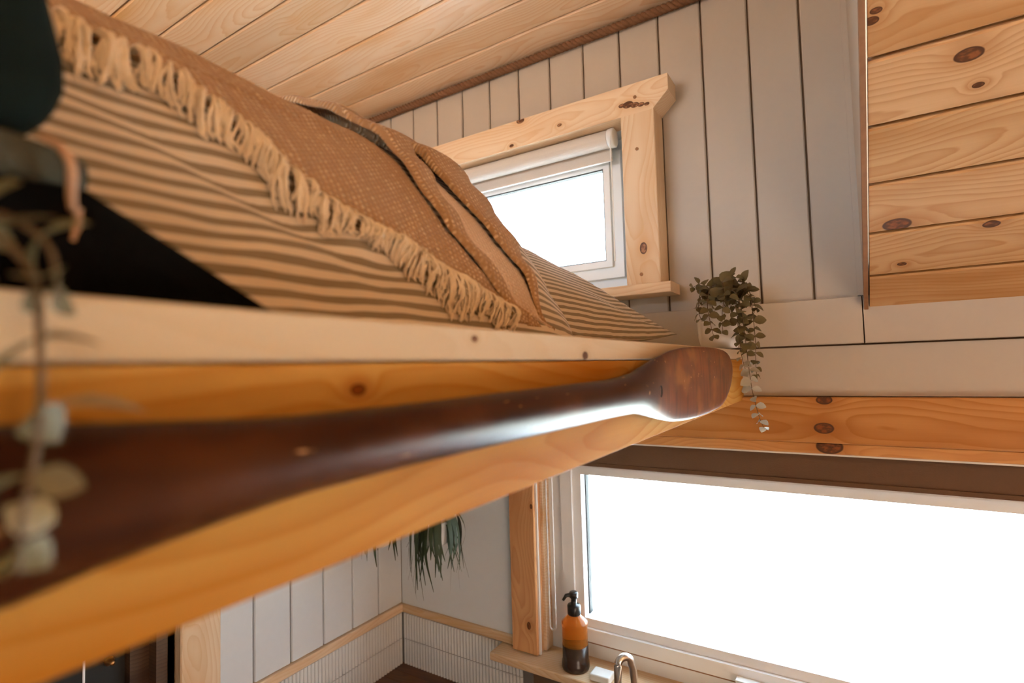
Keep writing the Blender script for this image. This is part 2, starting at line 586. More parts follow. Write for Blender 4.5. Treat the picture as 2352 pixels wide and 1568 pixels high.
for k in range(13):
    xa = XB - .0195 - k * .0797
    plank('deck_board', (xa, Yc, .0185), Lb, .012, .078, 'edge', lf, xdir=(0, 1, 0), ydir=(0, 0, -1), c=.001)
MB().box((-1.2, -.714, -.066), (XB - .036, .984, .006)).build('underside_panel', 'paint', lf)

# ------------------------------------------------------------------ rope along the ceiling line
rp = MB()
x0, x1 = -1.79, .02
n = 1200
for st in range(3):
    pts = []
    for i in range(n + 1):
        x = x0 + (x1 - x0) * i / n
        a = x * 2 * math.pi / .030 + st * 2 * math.pi / 3
        pts.append((x, .9885 + .0042 * math.cos(a), .6735 + .0042 * math.sin(a)))
    rp.tube(pts, .0048, 6)
tag(rp.build('rope_trim', 'rope', smooth=True), 'brown twisted rope running along the ceiling and wall joint', 'rope')

# ------------------------------------------------------------------ upper window
YF = .947
win = empty('window_1', (-.65, 1.0, .145), 'small upper window in pale pine casing with white frame', 'window', kind='structure')
hx0, hx1 = -1.03, -.2465
M['hdr'] = pine('pine_window_header', (.82, .65, .46), (.68, .41, .20), rk=0,
                knots=[((kx - (hx0 + hx1) / 2) * S, (kz - .4675) * S, kr) for kx, kz, kr in ((-.334, .4895, .0055), (-.322, .4880, .0092), (-.309, .4840, .0072), (-.297, .4815, .0058), (-.286, .4795, .0045),
                                                                                       (-.5578, .523, .0085), (-.763, .4735, .0045), (-.5813, .4745, .0045), (-.4661, .4885, .0045))])
hp = MB()
# header with a mitred end
zt, zb = .5255, .4675
hp.prism([(hx0, zb), (hx1 - .029, zb), (hx1, zb + .028), (hx1, zt), (hx0, zt)], 1, YF, 1.0)
hd = hp.build('header', 'hdr', win, origin=((hx0 + hx1) / 2, YF, zb))
hd.rotation_euler.z = 0
M['cas'] = pine('pine_window_casing', (.82, .65, .46), (.68, .41, .20), rk=0, knots=[((.2128 - .3072) * S, (.274 * 0 + .0295) * S, .0095)], period=.010)
plank('casing', (-.3375, YF, (.1468 + .4675) / 2), .3207, .053, .0635, 'cas', win, xdir=(0, 0, 1), ydir=(0, 1, 0), c=.0012).location.x += .0635 * S
plank('casing', (-1.02, YF, (.1468 + .4675) / 2), .3207, .053, .0635, 'pine_trim', win, xdir=(0, 0, 1), ydir=(0, 1, 0), c=.0012).location.x += .0635 * S
plank('sill', (-.64, YF - .008, .1272), .771, .075, .0192, 'pine_trim', win, c=.001)
for (x, z) in ((-.308, .4986), (-.308, .3998), (-.309, .165)):
    MB().lathe([(.0, .0), (.0032, .0), (.0032, .0015)], (x, YF - .0012, z), 10, axis=1, cap=False).build('screw_plug', 'brown_edge', win)
# lining and white frame
MB().box((-.96, 1.0, .1475), (-.338, 1.085, .152)).box((-.342, .999, .152), (-.338, 1.085, .4675)).box((-.96, .999, .152), (-.957, 1.085, .4675)).box((-.96, .999, .4655), (-.338, 1.085, .47)).build('lining', 'white', win)


def rect_frame(x0, x1, z0, z1, w, y0, y1):
    return MB().box((x0, y0, z0), (x1, y1, z0 + w)).box((x0, y0, z1 - w), (x1, y1, z1)).box((x0, y0, z0 + w), (x0 + w, y1, z1 - w)).box((x1 - w, y0, z0 + w), (x1, y1, z1 - w))


rect_frame(-.957, -.342, .152, .4655, .026, 1.035, 1.08).build('frame', 'upvc', win)
sash1 = rect_frame(-.931, -.368, .178, .4395, .024, 1.022, 1.06).build('sash', 'upvc', win)
rect_frame(-.909, -.390, .200, .4175, .013, 1.014, 1.03).build('glazing_bead', 'upvc', sash1)
rect_frame(-.8965, -.4025, .2125, .405, .003, 1.0165, 1.03).build('gasket', 'black', sash1)
MB().box((-.896, 1.028, .213), (-.403, 1.031, .404)).build('pane', 'glass', sash1)

rb = empty('roller_blind', (-.65, .985, .445), 'rolled beige blind with white bracket under the upper window header', 'blind')
MB().lathe([(.0172, -.945), (.0172, -.376)], (0, .982, .4485), 28, axis=0).build('fabric_roll', 'blind', rb, smooth=False)
MB().box((-.945, .9975, .413), (-.376, .9985, .447)).build('fabric_drop', 'blind', rb)
MB().box((-.945, .9945, .410), (-.376, 1.0005, .4165)).build('bottom_bar', 'blind', rb)
MB().lathe([(.001, -.376), (.018, -.375), (.019, -.371), (.019, -.364), (.016, -.362), (.001, -.362)], (0, .982, .4485), 24, axis=0).build('bracket', 'white', rb, smooth=True)
MB().tube([(-.366, .964, .455), (-.366, .963, .43), (-.365, .963, .36), (-.365, .963, .20)], .0014, 6).build('cord', 'white', rb)

# ------------------------------------------------------------------ kitchen window
kw = empty('window_2', (.0, 1.0, -.60), 'large kitchen window with white frame under the pine header', 'window', kind='structure')
M['hdr2'] = pine('pine_long_header', (.62, .31, .11), (.40, .145, .032), rk=.0, ring=.85, period=.012, rough=.45,
                 knots=[((-.0316 - .18) * S, (-.0648 + .1335) * S, .010), ((-.0338 - .18) * S, (-.1097 + .1335) * S, .012)])
M['hdr3'] = pine('pine_header_lip', (.68, .35, .125), (.46, .175, .042), rk=.0, ring=.6, knots=[((-.028 - .18) * S, .017, .016)])
plank('header', (.18, .982, -.1335), 1.75, .024, .0725, 'hdr2', kw, xdir=(-1, 0, 0) if False else (1, 0, 0), c=.001)
plank('header_lip', (.18, .9865, -.1515), 1.75, .02, .0178, 'hdr3', kw, c=.0015)
M['cas2'] = pine('pine_kitchen_casing', (.66, .36, .16), (.48, .20, .07), rk=0, knots=[((-.2937 + .375) * S, .0075, .0045), ((-.5429 + .375) * S, .027, .0065)])
plank('casing', (-.634, .978, -.375), .449, .028, .062, 'cas2', kw, xdir=(0, 0, 1), c=.0015).location.x += .062 * S
plank('casing', (.63, .978, -.375), .449, .028, .047, 'pine_trim', kw, xdir=(0, 0, 1), c=.0015).location.x += .047 * S
MB().box((-.572, .985, -.60), (-.568, .99, -.155)).build('edge_bead', 'white', kw)
MB().box((-.58, 1.006, -.60), (-.5655, 1.04, -.155)).build('jamb', 'pine_trim', kw)
plank('sill', (-.02, .945, -.618), 1.3, .105, .016, 'pine_trim', kw, c=.0015)
rect_frame(-.566, .60, -.602, -.15, .036, 1.035, 1.085).build('frame', 'upvc', kw)
sash2 = rect_frame(-.530, .565, -.566, -.185, .026, 1.022, 1.075).build('sash', 'upvc', kw)
rect_frame(-.508, .543, -.5455, -.205, .023, 1.030, 1.07).build('glazing_bead', 'upvc', sash2)
MB().box((-.530, 1.0225, -.5685), (.565, 1.05, -.5655)).build('drain_groove', 'brown_edge', kw)
MB().box((-.4865, 1.050, -.524), (-.4825, 1.068, -.2265)).build('gasket', 'black', sash2)
MB().box((-.4825, 1.050, -.5245), (.5215, 1.068, -.5232)).build('gasket', 'grout', sash2)
MB().box((-.486, 1.058, -.523), (.521, 1.061, -.227)).build('pane', 'glass', sash2)
hb = MB().box((-.19, 1.006, -.575), (-.145, 1.024, -.555))
hb.box((-.18, .997, -.5725), (-.06, 1.008, -.5575)).build('handle', 'white', sash2)

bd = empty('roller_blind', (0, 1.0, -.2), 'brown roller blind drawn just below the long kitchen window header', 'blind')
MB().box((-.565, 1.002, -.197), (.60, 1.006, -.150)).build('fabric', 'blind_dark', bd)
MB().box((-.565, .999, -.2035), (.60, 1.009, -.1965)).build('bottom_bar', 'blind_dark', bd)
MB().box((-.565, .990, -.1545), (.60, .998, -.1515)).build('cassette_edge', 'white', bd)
ch = []
for i in range(121):
    a = i / 120
    if a < .45:
        ch.append((-.5525, 1.0, -.155 - (a / .45) * .385))
    elif a < .55:
        b = (a - .45) / .1 * math.pi
        ch.append((-.5525 + .007 - .007 * math.cos(b), 1.0, -.54 - .010 * math.sin(b)))
    else:
        ch.append((-.5385, 1.0, -.54 + (a - .55) / .45 * .385))
MB().tube(ch, [.0013 + .0007 * (i % 2) for i in range(121)], 6).build('bead_chain', 'white', bd, smooth=True)

# ------------------------------------------------------------------ oar on the beam
oy = [(-.45, -.006, -.047), (0, -.0075, -.046), (.033, -.008, -.0443), (.05, -.0094, -.0411), (.0725, -.011, -.0384), (.097, -.0124, -.036), (.15, -.0124, -.0352), (.24, -.0113, -.0358), (.3457, -.0100, -.0364),
      (.375, -.0085, -.037), (.40, -.0062, -.038), (.43, -.0005, -.0430), (.4624, .0052, -.0485), (.5066, .0118, -.0550), (.5577, .0160, -.0588), (.61, .0178, -.0605), (.6647, .0185, -.0608), (.72, .0182, -.0597),
      (.7474, .0175, -.0578), (.775, .0160, -.052), (.797, .0135, -.0435), (.812, .0095, -.035), (.8215, .003, -.023)]


def lerp(tab, y, c):
    for a, b in zip(tab[:-1], tab[1:]):
        if y <= b[0]:
            t = (y - a[0]) / (b[0] - a[0])
            return a[c] + (b[c] - a[c]) * max(0, t)
    return tab[-1][c]


rows = []
yy = [-.45, -.3, -.15] + [i * .0125 for i in range(-4, 66)] + [.8205, .8215]
for y in yy:
    zt_, zb_ = lerp(oy, y, 1), lerp(oy, y, 2)
    k = min(1, max(0, (y - .37) / .16))
    k = k * k * (3 - 2 * k)
    hx = .0112 * (1 - k) + .0036 * k
    cx = -.1405 * (1 - k) + -.1425 * k + (.0 if y < .7 else .0)
    e = 1.0 * (1 - k) + .75 * k
    row = []
    for i in range(28):
        a = 2 * math.pi * i / 28
        ca, sa = math.cos(a), math.sin(a)
        row.append((cx + hx * math.copysign(abs(ca) ** e, ca), y, (zt_ + zb_) / 2 + (zt_ - zb_) / 2 * math.copysign(abs(sa) ** e, sa)))
    rows.append(row)
mb = MB().grid(rows, closed=True)
nl = len(mb.v)
mb.f.append(tuple(range(nl - 28, nl)))


def oarwood():
    N = NT('varnished_oar_wood')
    tc = N.n('TexCoord').outputs['Object']
    g = N.noise(N.vmath('MULTIPLY', tc, (60, 3, 60)), 1.0, 4)
    b = N.noise(N.vmath('MULTIPLY', tc, (18, 9, 18)), 1.0, 3)
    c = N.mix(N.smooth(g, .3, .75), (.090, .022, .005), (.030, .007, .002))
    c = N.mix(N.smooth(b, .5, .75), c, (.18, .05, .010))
    # near shaft darkened in colour for the low light there; blade stays lighter, redder
    blade_lit = N.smooth(N.math('MULTIPLY_ADD', b, .12, N.n('SeparateXYZ', {0: tc}).outputs[1]), .12, .30)
    c = N.mix(blade_lit, N.mix(.55, c, (.012, .0035, .0015)), N.mix(.5, c, (.19, .052, .011)))
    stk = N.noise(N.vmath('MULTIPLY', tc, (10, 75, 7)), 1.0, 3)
    c = N.mix(N.math('MULTIPLY', N.smooth(stk, .45, .72), N.math('MULTIPLY', blade_lit, .75)), c, (.040, .011, .004))
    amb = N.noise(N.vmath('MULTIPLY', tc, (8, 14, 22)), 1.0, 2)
    c = N.mix(N.math('MULTIPLY', N.smooth(amb, .52, .72), N.math('MULTIPLY', blade_lit, .6)), c, (.30, .115, .022))
    sc = N.noise(N.vmath('MULTIPLY', tc, (500, 60, 120)), 1.0, 2)
    c = N.mix(N.smooth(sc, .70, .78), c, (.42, .22, .09))
    N.bsdf(c, N.math('MULTIPLY_ADD', b, .14, .31), bump=g, bstr=.06, bdist=.001, IOR=1.24)
    return N.m


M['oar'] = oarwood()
oar = empty('wooden_oar', (-.141, .2, -.046), 'dark varnished wooden oar fixed along the front of the loft beam', 'oar')
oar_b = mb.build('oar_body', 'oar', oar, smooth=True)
sl_ = MB()
sl_.grid([[(-.1336 - .0008 * w, .4495 + .0042 * r * math.cos(2 * math.pi * i / 16), -.0235 + .0052 * r * math.sin(2 * math.pi * i / 16)) for i in range(16)] for (r, w) in ((1, 0), (.9, .6), (.6, .8), (.05, .8))], closed=True)
sl_.build('screw_slot', 'black', oar_b)
for y in (.05, .33, .62):
    MB().box((-.1535, y, -.028), (-.145, y + .012, -.018)).build('mounting_block', 'brown_edge', oar)

# ------------------------------------------------------------------ bedding
PP = [(-.215, .021), (-.227, .06), (-.248, .106), (-.28, .149), (-.319, .182), (-.37, .207), (-.44, .222), (-.56, .229), (-.95, .229)]


def crom(pts, n):
    P = [tuple(2 * a - b for a, b in zip(pts[0], pts[1]))] + list(pts) + [tuple(2 * a - b for a, b in zip(pts[-1], pts[-2]))]
    o = []
    for i in range(1, len(P) - 2):
        for j in range(n):
            t = j / n
            o.append(tuple(.5 * (2 * b + (-a + c) * t + (2 * a - 5 * b + 4 * c - d) * t * t + (-a + 3 * b - 3 * c + d) * t ** 3) for a, b, c, d in zip(*P[i - 1:i + 3])))
    o.append(tuple(pts[-1]))
    return o


PROF = crom(PP, 12)
ARC = [0]
for a, b in zip(PROF[:-1], PROF[1:]):
    ARC.append(ARC[-1] + math.hypot(b[0] - a[0], b[1] - a[1]))


def prof(s):
    s = min(max(s, 0), ARC[-1] - 1e-6)
    lo, hi = 0, len(ARC) - 1
    while hi - lo > 1:
        m = (lo + hi) // 2
        if ARC[m] <= s:
            lo = m
        else:
            hi = m
    t = (s - ARC[lo]) / (ARC[hi] - ARC[lo])
    a, b = PROF[lo], PROF[hi]
    dx, dz = b[0] - a[0], b[1] - a[1]
    l = math.hypot(dx, dz)
    return a[0] + dx * t, a[1] + dz * t, dz / l, -dx / l      # point, outward normal


def bed(y, s, off=0.0):
    x, z, nx, nz = prof(s)
    return (x + nx * off, y, z + nz * off)


def interp(tab, v):
    if v <= tab[0][0]:
        return tab[0][1]
    for a, b in zip(tab[:-1], tab[1:]):
        if v <= b[0]:
            return a[1] + (b[1] - a[1]) * (v - a[0]) / (b[0] - a[0])
    return tab[-1][1]


def wr(y, s):
    """wrinkles of the duvet side"""
    n1 = noise.noise(Vector((y * 9, s * 22, 1.7)))
    n2 = noise.noise(Vector((y * 30 + s * 25, s * 60, 4.1)))
    w = .0035 * n1 + .0016 * n2
    # a pulled pleat running down toward the throw
    d = (s - .045) - (y - .19) * .25
    w += .006 * math.exp(-((y - .20) / .06) ** 2) * math.exp(-(d / .012) ** 2)
    d2 = (s - .075) + (y - .12) * .55
    w -= .004 * math.exp(-((y - .15) / .05) ** 2) * math.exp(-(d2 / .008) ** 2)
    return w * min(1, s / .012)


def stripes(name, period, pale, dark):
    N = NT(name)
    uv = N.n('UVMap').outputs[0]
    sp = N.n('SeparateXYZ', {0: uv})
    wob = N.noise(N.vmath('MULTIPLY', uv, (14, 30, 0)), 1.0, 2)
    v = N.math('DIVIDE', N.math('MULTIPLY_ADD', N.math('SUBTRACT', wob, .5), .006, sp.outputs[1]), period)
    f = N.math('ABSOLUTE', N.math('SUBTRACT', N.math('FRACT', v), .5))
    st = N.smooth(f, .235, .265)
    th = N.noise(N.vmath('MULTIPLY', uv, (1500, 1500, 0)), 1.0, 2)
    c = N.mix(st, pale, dark)
    c = N.mix(N.math('MULTIPLY', th, .25), c, tuple(x * .75 for x in pale))
    N.bsdf(c, .9, bump=th, bstr=.15, bdist=.0006, Sheen_Weight=.15)
    return N.m


M['duvet'] = stripes('striped_cotton', .0110, (.68, .57, .44), (.20, .155, .09))
M['pillow'] = M['duvet']
bedroot = empty('mattress', (-.6, .15, .0206), 'white mattress under the striped bedding', 'mattress')
mt = MB()
mt.box((-.93, -.36, .0206), (-.30, .90, .052))
mo = mt.build('mattress_body', 'white', bedroot)
bv = mo.modifiers.new('round', 'BEVEL')
bv.width = .02
bv.segments = 3

rows, uvs = [], []
ny, ns = 190, 110
smax = .62
for i in range(ny + 1):
    y = -.36 + (.94) * (i / ny)
    g = 1.0 if y < .40 else max(.22, 1 - ((y - .40) / .16) ** 1.6)
    r, u = [], []
    for j in range(ns + 1):
        t = j / ns
        s = smax * t ** 1.5
        x, _, z = bed(y, s, wr(y, s))
        z = .021 + (z - .021) * g
        x -= (1 - g) * .05
        r.append((x, y, max(z, .0212)))
        u.append((y * S, s * S + .003 * math.sin(y * 18)))
    rows.append(r)
    uvs.append(u)
dv = MB().grid(rows, uvs).build('striped_duvet', 'duvet', smooth=True, thick=.004)
tag(dv, 'olive and cream striped duvet hanging over the bed side under the throw', 'duvet')

# pillow
PX, PY, AX, AY = -.505, .60, .262, .325
rows, uvs = [], []
np_ = 64


def pil(a, b, side):
    fa = max(0, 1 - abs(a) ** 2.3) ** .55
    fb = max(0, 1 - abs(b) ** 2.3) ** .55
    # edges pull in between the corners
    ex = 1 - .09 * (1 - a * a)
    ey = 1 - .09 * (1 - b * b)
    x = PX + b * AX * ex
    y = PY + a * AY * ey
    hh = (.150 if side > 0 else .025) * (1 - .22 * max(0, a))
    edge = .050 - .012 * (1 - abs(a) ** 3)
    z = edge + side * hh * fa * fb
    # folds running in to the near corner
    ca, cb = a - 1.0, b - 1.0
    ang = math.atan2(-cb, -ca + 1e-6)
    rad = math.hypot(ca, cb)
    if side > 0:
        z += .0050 * math.sin(ang * 19 + 1.5 * rad) * math.exp(-((rad - .55) / .5) ** 2) * min(1, fa * fb * 4)
        z += .004 * noise.noise(Vector((a * 5, b * 5, 2.2))) * fa * fb
    return (x, y, max(z, .0215))


for side in (1, -1):
    rows, uvs = [], []
    for i in range(np_ + 1):
        a = -math.cos(math.pi * i / np_)
        r, u = [], []
        arc = 0
        prev = None
        for j in range(np_ + 1):
            b = math.cos(math.pi * j / np_)
            p = pil(a, b, side)
            if prev:
                arc += math.hypot(p[0] - prev[0], p[2] - prev[2])
            prev = p
            r.append(p)
            u.append((p[1] * S, arc * S))
        rows.append(r)
        uvs.append(u)
    if side == 1:
        pm = MB().grid(rows, uvs)
    else:
        pm.grid([list(q) for q in rows], uvs)
plw = pm.build('striped_pillow', 'pillow', smooth=True)
tag(plw, 'striped pillow with pinched corner beside the upper window', 'pillow')

# ---- woven throw
def weave(name, pale, mid, dark):
    N = NT(name)
    uv = N.n('UVMap').outputs[0]
    wob = N.noise(N.vmath('MULTIPLY', uv, (60, 60, 0)), 1.0, 2)
    sp = N.n('SeparateXYZ', {0: uv})
    uu = N.math('MULTIPLY_ADD', wob, .0022, sp.outputs[0])
    vv = N.math('MULTIPLY_ADD', wob, .0018, sp.outputs[1])
    w2 = N.noise(N.vmath('MULTIPLY', uv, (260, 260, 0)), 1.0, 2)
    uu = N.math('MULTIPLY_ADD', w2, .0016, uu)
    vv = N.math('MULTIPLY_ADD', w2, .0022, vv)
    row = N.math('FLOOR', N.math('DIVIDE', uu, .0060))
    odd = N.math('MULTIPLY', N.math('FRACT', N.math('MULTIPLY', row, .381)), 6.28)
    a = N.math('SINE', N.math('MULTIPLY', uu, 2 * math.pi / .0060))
    b = N.math('SINE', N.math('ADD', N.math('MULTIPLY', vv, 2 * math.pi / .0052), odd))
    cell = N.math('MULTIPLY', N.math('MULTIPLY_ADD', a, .5, .5), N.math('MULTIPLY_ADD', b, .5, .5))
    band = N.noise(N.n('CombineXYZ', {0: N.math('MULTIPLY', sp.outputs[0], 75.0)}), 1.0, 1)
    slub = N.noise(N.vmath('MULTIPLY', uv, (60, 160, 0)), 1.0, 3)
    fib = N.noise(N.vmath('MULTIPLY', uv, (2600, 700, 0)), 1.0, 2)
    c = N.mix(N.math('MULTIPLY_ADD', cell, .7, .3), dark, mid)
    c = N.mix(N.math('MULTIPLY', N.math('MULTIPLY', N.smooth(slub, .40, .60), N.smooth(band, .38, .56)), N.smooth(cell, .15, .6)), c, pale)
    c = N.mix(N.math('MULTIPLY', fib, .35), c, mid)
    hgt = N.math('ADD', N.math('MULTIPLY', cell, 1.0), N.math('MULTIPLY', fib, .35))
    N.bsdf(c, .95, bump=hgt, bstr=.8, bdist=.0022, Sheen_Weight=.2)
    return N.m


M['throw'] = weave('tan_woven_throw', (.80, .58, .34), (.50, .295, .135), (.285, .145, .058))
M['fringe'] = plain('cream_cotton_yarn', (.80, .66, .48), .95, .15, 250, .3)
M['lining'] = weave('pale_throw_lining', (.78, .60, .43), (.72, .53, .37), (.62, .42, .27))

LOW = [(.0212, .343), (.0316, .3131), (.0433, .2834), (.0522, .2566), (.0595, .2288), (.0676, .205), (.0767, .1845), (.0905, .1681), (.1068, .1542), (.1235, .1354), (.1393, .1166), (.1429, .0951), (.1445, .0817), (.150, .02), (.155, -.10), (.158, -.34)]   # s -> y of the fringed hem
FL0 = [(.0123, .3646), (.0172, .3537), (.0386, .3279), (.0583, .311), (.0811, .2933), (.1084, .2865), (.1491, .2867), (.18, .285), (.21, .272), (.6, .23)]
FL1 = [(.0103, .400), (.0268, .3586), (.0475, .3388), (.0657, .3205), (.0889, .3100), (.1275, .3119), (.1615, .318), (.19, .318), (.22, .300), (.6, .26)]
FL2 = [(.0103, .401), (.0171, .3811), (.0364, .3776), (.0568, .3755), (.0708, .362), (.0849, .350), (.1123, .3412), (.1354, .3313), (.1675, .3306), (.19, .330), (.6, .30)]
FL3 = [(.0103, .404), (.0254, .396), (.0466, .3975), (.0677, .396), (.1004, .392), (.1355, .3928), (.1747, .3909), (.20, .385), (.6, .36)]

thr = empty('woven_throw', (-.3, .2, .022), 'tan woven throw with cream fringe draped over the striped duvet', 'throw')


def rip(y, s):
    return .0065 + .0015 * noise.noise(Vector((y * 14, s * 30, 8.8))) + max(0, wr(y, s))


ss = [.0125 + (.60 - .0125) * (i / 120) ** 1.35 for i in range(121)]
rows, uvs = [], []
for s in ss:
    ya, yb = interp(LOW, s) if s < .158 else -.34, interp(FL0, s)
    r, u = [], []
    if ya > yb:
        ya = yb
    for j in range(121):
        y = ya + (yb - ya) * j / 120
        r.append(bed(y, s, rip(y, s)))
        u.append((y * S, s * S))
    rows.append(r)
    uvs.append(u)
MB().grid(rows, uvs).build('cloth', 'throw', thr, smooth=True, thick=.003)

# the turned-back end: ridge, pale inside, second ridge
tops = [0.0] * 3
fr1, fr2, fr3 = [], [], []
u1, u2, u3 = [], [], []
for s in [.011 + (.5 - .011) * (i / 90) ** 1.3 for i in range(91)]:
    a, b, c, d = interp(FL0, s), interp(FL1, s), interp(FL2, s), interp(FL3, s)
    c = max(c + .006 * min(1, max(0, (.15 - s) / .05)), b + .0035)
    d = max(d, c + .006)
    kk = min(1, max(.15, (s - .008) / .05))
    wv = .0022 * math.sin(s * 150) + .0018 * noise.noise(Vector((s * 60, 3.0, 1.0)))
    hi = 1 + .65 * min(1, max(0, (s - .125) / .05))
    h1 = (.0095 + .3 * wv) * kk * hi
    h3 = (.0085 + .3 * wv) * kk * (1 + .9 * min(1, max(0, (s - .125) / .05)))
    b += wv
    d += wv
    q1 = crom([(a - .002, .0045 + h1 * .55), (a + .0015, .0045 + h1 * .95), (a + (b - a) * .45, .0045 + h1), (a + (b - a) * .85, .004 + h1 * .9), (b + .001, .003 + h1 * .45), (b - .001, .0045)], 5)
    q2 = crom([(b - .003, .0045), (b + (c - b) * .4, .0070), (c + .003, .0055)], 7)
    q3 = crom([(c - .001, .0055 + h3 * .45), (c + .002, .005 + h3 * .95), (c + (d - c) * .5, .005 + h3), (d - .002, .003 + h3 * .8), (d, .002 + h3 * .35), (d - .0025, .0005)], 5)
    for q, fr, uu in ((q1, fr1, u1), (q2, fr2, u2), (q3, fr3, u3)):
        fr.append([bed(y, s, o + (.006 * (1 - kk) if False else 0)) for y, o in q])
        uu.append([(y * S, s * S) for y, o in q])
MB().grid(fr1, u1).build('folded_edge', 'throw', thr, smooth=True, thick=.002)
MB().grid(fr2, u2).build('inner_lining', 'lining', thr, smooth=True)
MB().grid(fr3, u3).build('folded_edge', 'throw', thr, smooth=True, thick=.002)

# fringe: knotted tassels of several strands
TIP = [(.0, .105), (.0781, .1088), (.0886, .1036), (.1094, .1113), (.1249, .1009), (.1399, .0892), (.1498, .0778), (.1621, .0631), (.1777, .0552), (.2016, .0559), (.2212, .0469), (.2452, .0330), (.2745, .0130), (.3373, .0060)]
LOWY = sorted((y, s) for s, y in LOW)
# walk along the hem
hem = []
for a, b in zip(LOWY[:-1], LOWY[1:]):
    for i in range(60):
        t = i / 60
        hem.append((a[0] + (b[0] - a[0]) * t, a[1] + (b[1] - a[1]) * t))
acc, last, spots = 0, hem[0], []
for h in hem[1:]:
    acc += math.hypot(h[0] - last[0], h[1] - last[1])
    last = h
    if acc > .0046 and h[0] > .03:
        spots.append(h)
        acc = 0
for (y, s) in spots:
    tip_s = interp(TIP, y - .004) + random.uniform(-.006, .006)
    ln = max(.019, (s - tip_s) * 1.12)
    curl = random.uniform(-1, 1)
    mb = MB()
    for st in range(8):
        pts = []
        dy = random.uniform(-.0026, .0026)
        ph = random.uniform(0, 6.28)
        amp = random.uniform(.001, .0032)
        lo = .0045 + random.uniform(0, .004)
        l2 = ln * random.uniform(.8, 1.1)
        for i in range(11):
            t = i / 10
            sy = y + dy * t + curl * .006 * math.sin(t * 3.0) * t + amp * math.sin(ph + t * 5) * t - .004 * t
            s2 = s + .003 - l2 * t
            off = .006 + lo * math.sin(math.pi * min(1, t * 1.15)) + .0012 * random.uniform(-1, 1) * t
            pts.append(bed(sy, max(.004, s2), max(.002, off + wr(sy, max(.004, s2)))))
        mb.tube(pts, [.00085] * 9 + [.0007, .0004], 5)
    mb.build('tassel', 'fringe', thr, smooth=True)

# ------------------------------------------------------------------ bag at the near end of the bed
bagr = empty('bag', (-.20, -.02, .021), 'dark green bag with grey band, tan strap and black base at the near end', 'bag')
M['green'] = plain('dark_green_velvet', (.004, .0075, .0065), .9, .5, 60, .4, Specular_IOR_Level=.1)
M['grey'] = plain('grey_green_webbing', (.060, .056, .040), .9, .15, 500, .4, Specular_IOR_Level=.1)
M['tan'] = plain('tan_leather', (.42, .23, .12), .6, .15, 60, .2)
M['blackfab'] = plain('black_canvas', (.003, .003, .003), .95, .3, 300, .3, Specular_IOR_Level=.05)


def blob(c, h, n=28, m=18, e=.6, shear=0.0):
    rows = []
    for j in range(m + 1):
        b = -math.pi / 2 + math.pi * j / m
        r = []
        for i in range(n):
            a = 2 * math.pi * i / n
            cx, sx = math.cos(a), math.sin(a)
            cb, sb = math.cos(b), math.sin(b)
            f = lambda v, q: math.copysign(abs(v) ** q, v)
            r.append((c[0] + h[0] * f(cx, e) * f(cb, e), c[1] + h[1] * f(sx, e) * f(cb, e) - shear * h[2] * (1 + f(sb, e)), c[2] + h[2] * f(sb, e)))
        rows.append(r)
    return MB().grid(rows, closed=True)


blob((-.186, -.040, .1115), (.0215, .1035, .0535), e=.42, shear=.26).build('body', 'green', bagr, smooth=True)
blob((-.186, -.041, .0548), (.0235, .1015, .0062), e=.35).build('band', 'grey', bagr, smooth=True)
MB().prism([(-.14, .0215), (.112, .0215), (.058, .0500), (-.14, .0500)], 0, -.208, -.168).build('base', 'blackfab', bagr)
st = []
for i in range(13):
    t = i / 12
    st.append([(-.163 + .004 * math.sin(t * 3.1) - .004 * t, .0470 + .0085 * t + dw * .8 + .0012 * math.sin(t * 5), .0590 - .0150 * t ** 1.3) for dw in (-.0014, .0014)])
strap_o = MB().grid(st).build('strap', 'tan', bagr, smooth=True, thick=.0012)
STRAP_END = MB().tube([(-.1665, .0555, .0445), (-.167, .0555, .0405), (-.167, .0545, .036)], [.0010, .0011, .0006], 6).build('strap_end', 'tan', strap_o)


# ------------------------------------------------------------------ leafy plants
def leafmat(name, c0, c1, rough=.55):
    N = NT(name)
    rnd = N.n('ObjectInfo').outputs['Random']
    g = N.n('NewGeometry').outputs['Random Per Island']
    c = N.mix(g, c0, c1)
    d = N.n('BsdfPrincipled', {'Base Color': c, 'Roughness': rough})
    tl = N.n('BsdfTranslucent', {'Color': c})
    mx = N.n('MixShader', {0: .18, 1: d, 2: tl})
    N.t.links.new(mx.outputs[0], N.out.inputs[0])
    return N.m


M['euc'] = leafmat('eucalyptus_leaf', (.085, .072, .036), (.20, .155, .062))
M['euc_pale'] = leafmat('eucalyptus_young_leaf', (.38, .36, .27), (.50, .47, .38))
M['euc_gold'] = leafmat('eucalyptus_gold_leaf', (.26, .18, .07), (.36, .26, .12))
M['stem'] = plain('brown_stem', (.12, .075, .035), .7)
M['fern'] = leafmat('dark_strap_leaf', (.020, .035, .014), (.05, .075, .03))


def leaf(mb, base, d, nrm, L, Wd, cup=.15):
    d = d.normalized()
    nrm = (nrm - d * nrm.dot(d)).normalized()
    sd = d.cross(nrm)
    rows = []
    for t, w in ((0, .08), (.18, .62), (.42, 1), (.68, .88), (.88, .5), (1, .06)):
        c = base + d * L * t + nrm * (-.25 * L * t * t)
        rows.append([c - sd * Wd * .5 * w + nrm * cup * Wd * w, c, c + sd * Wd * .5 * w + nrm * cup * Wd * w])
    mb.grid(rows)


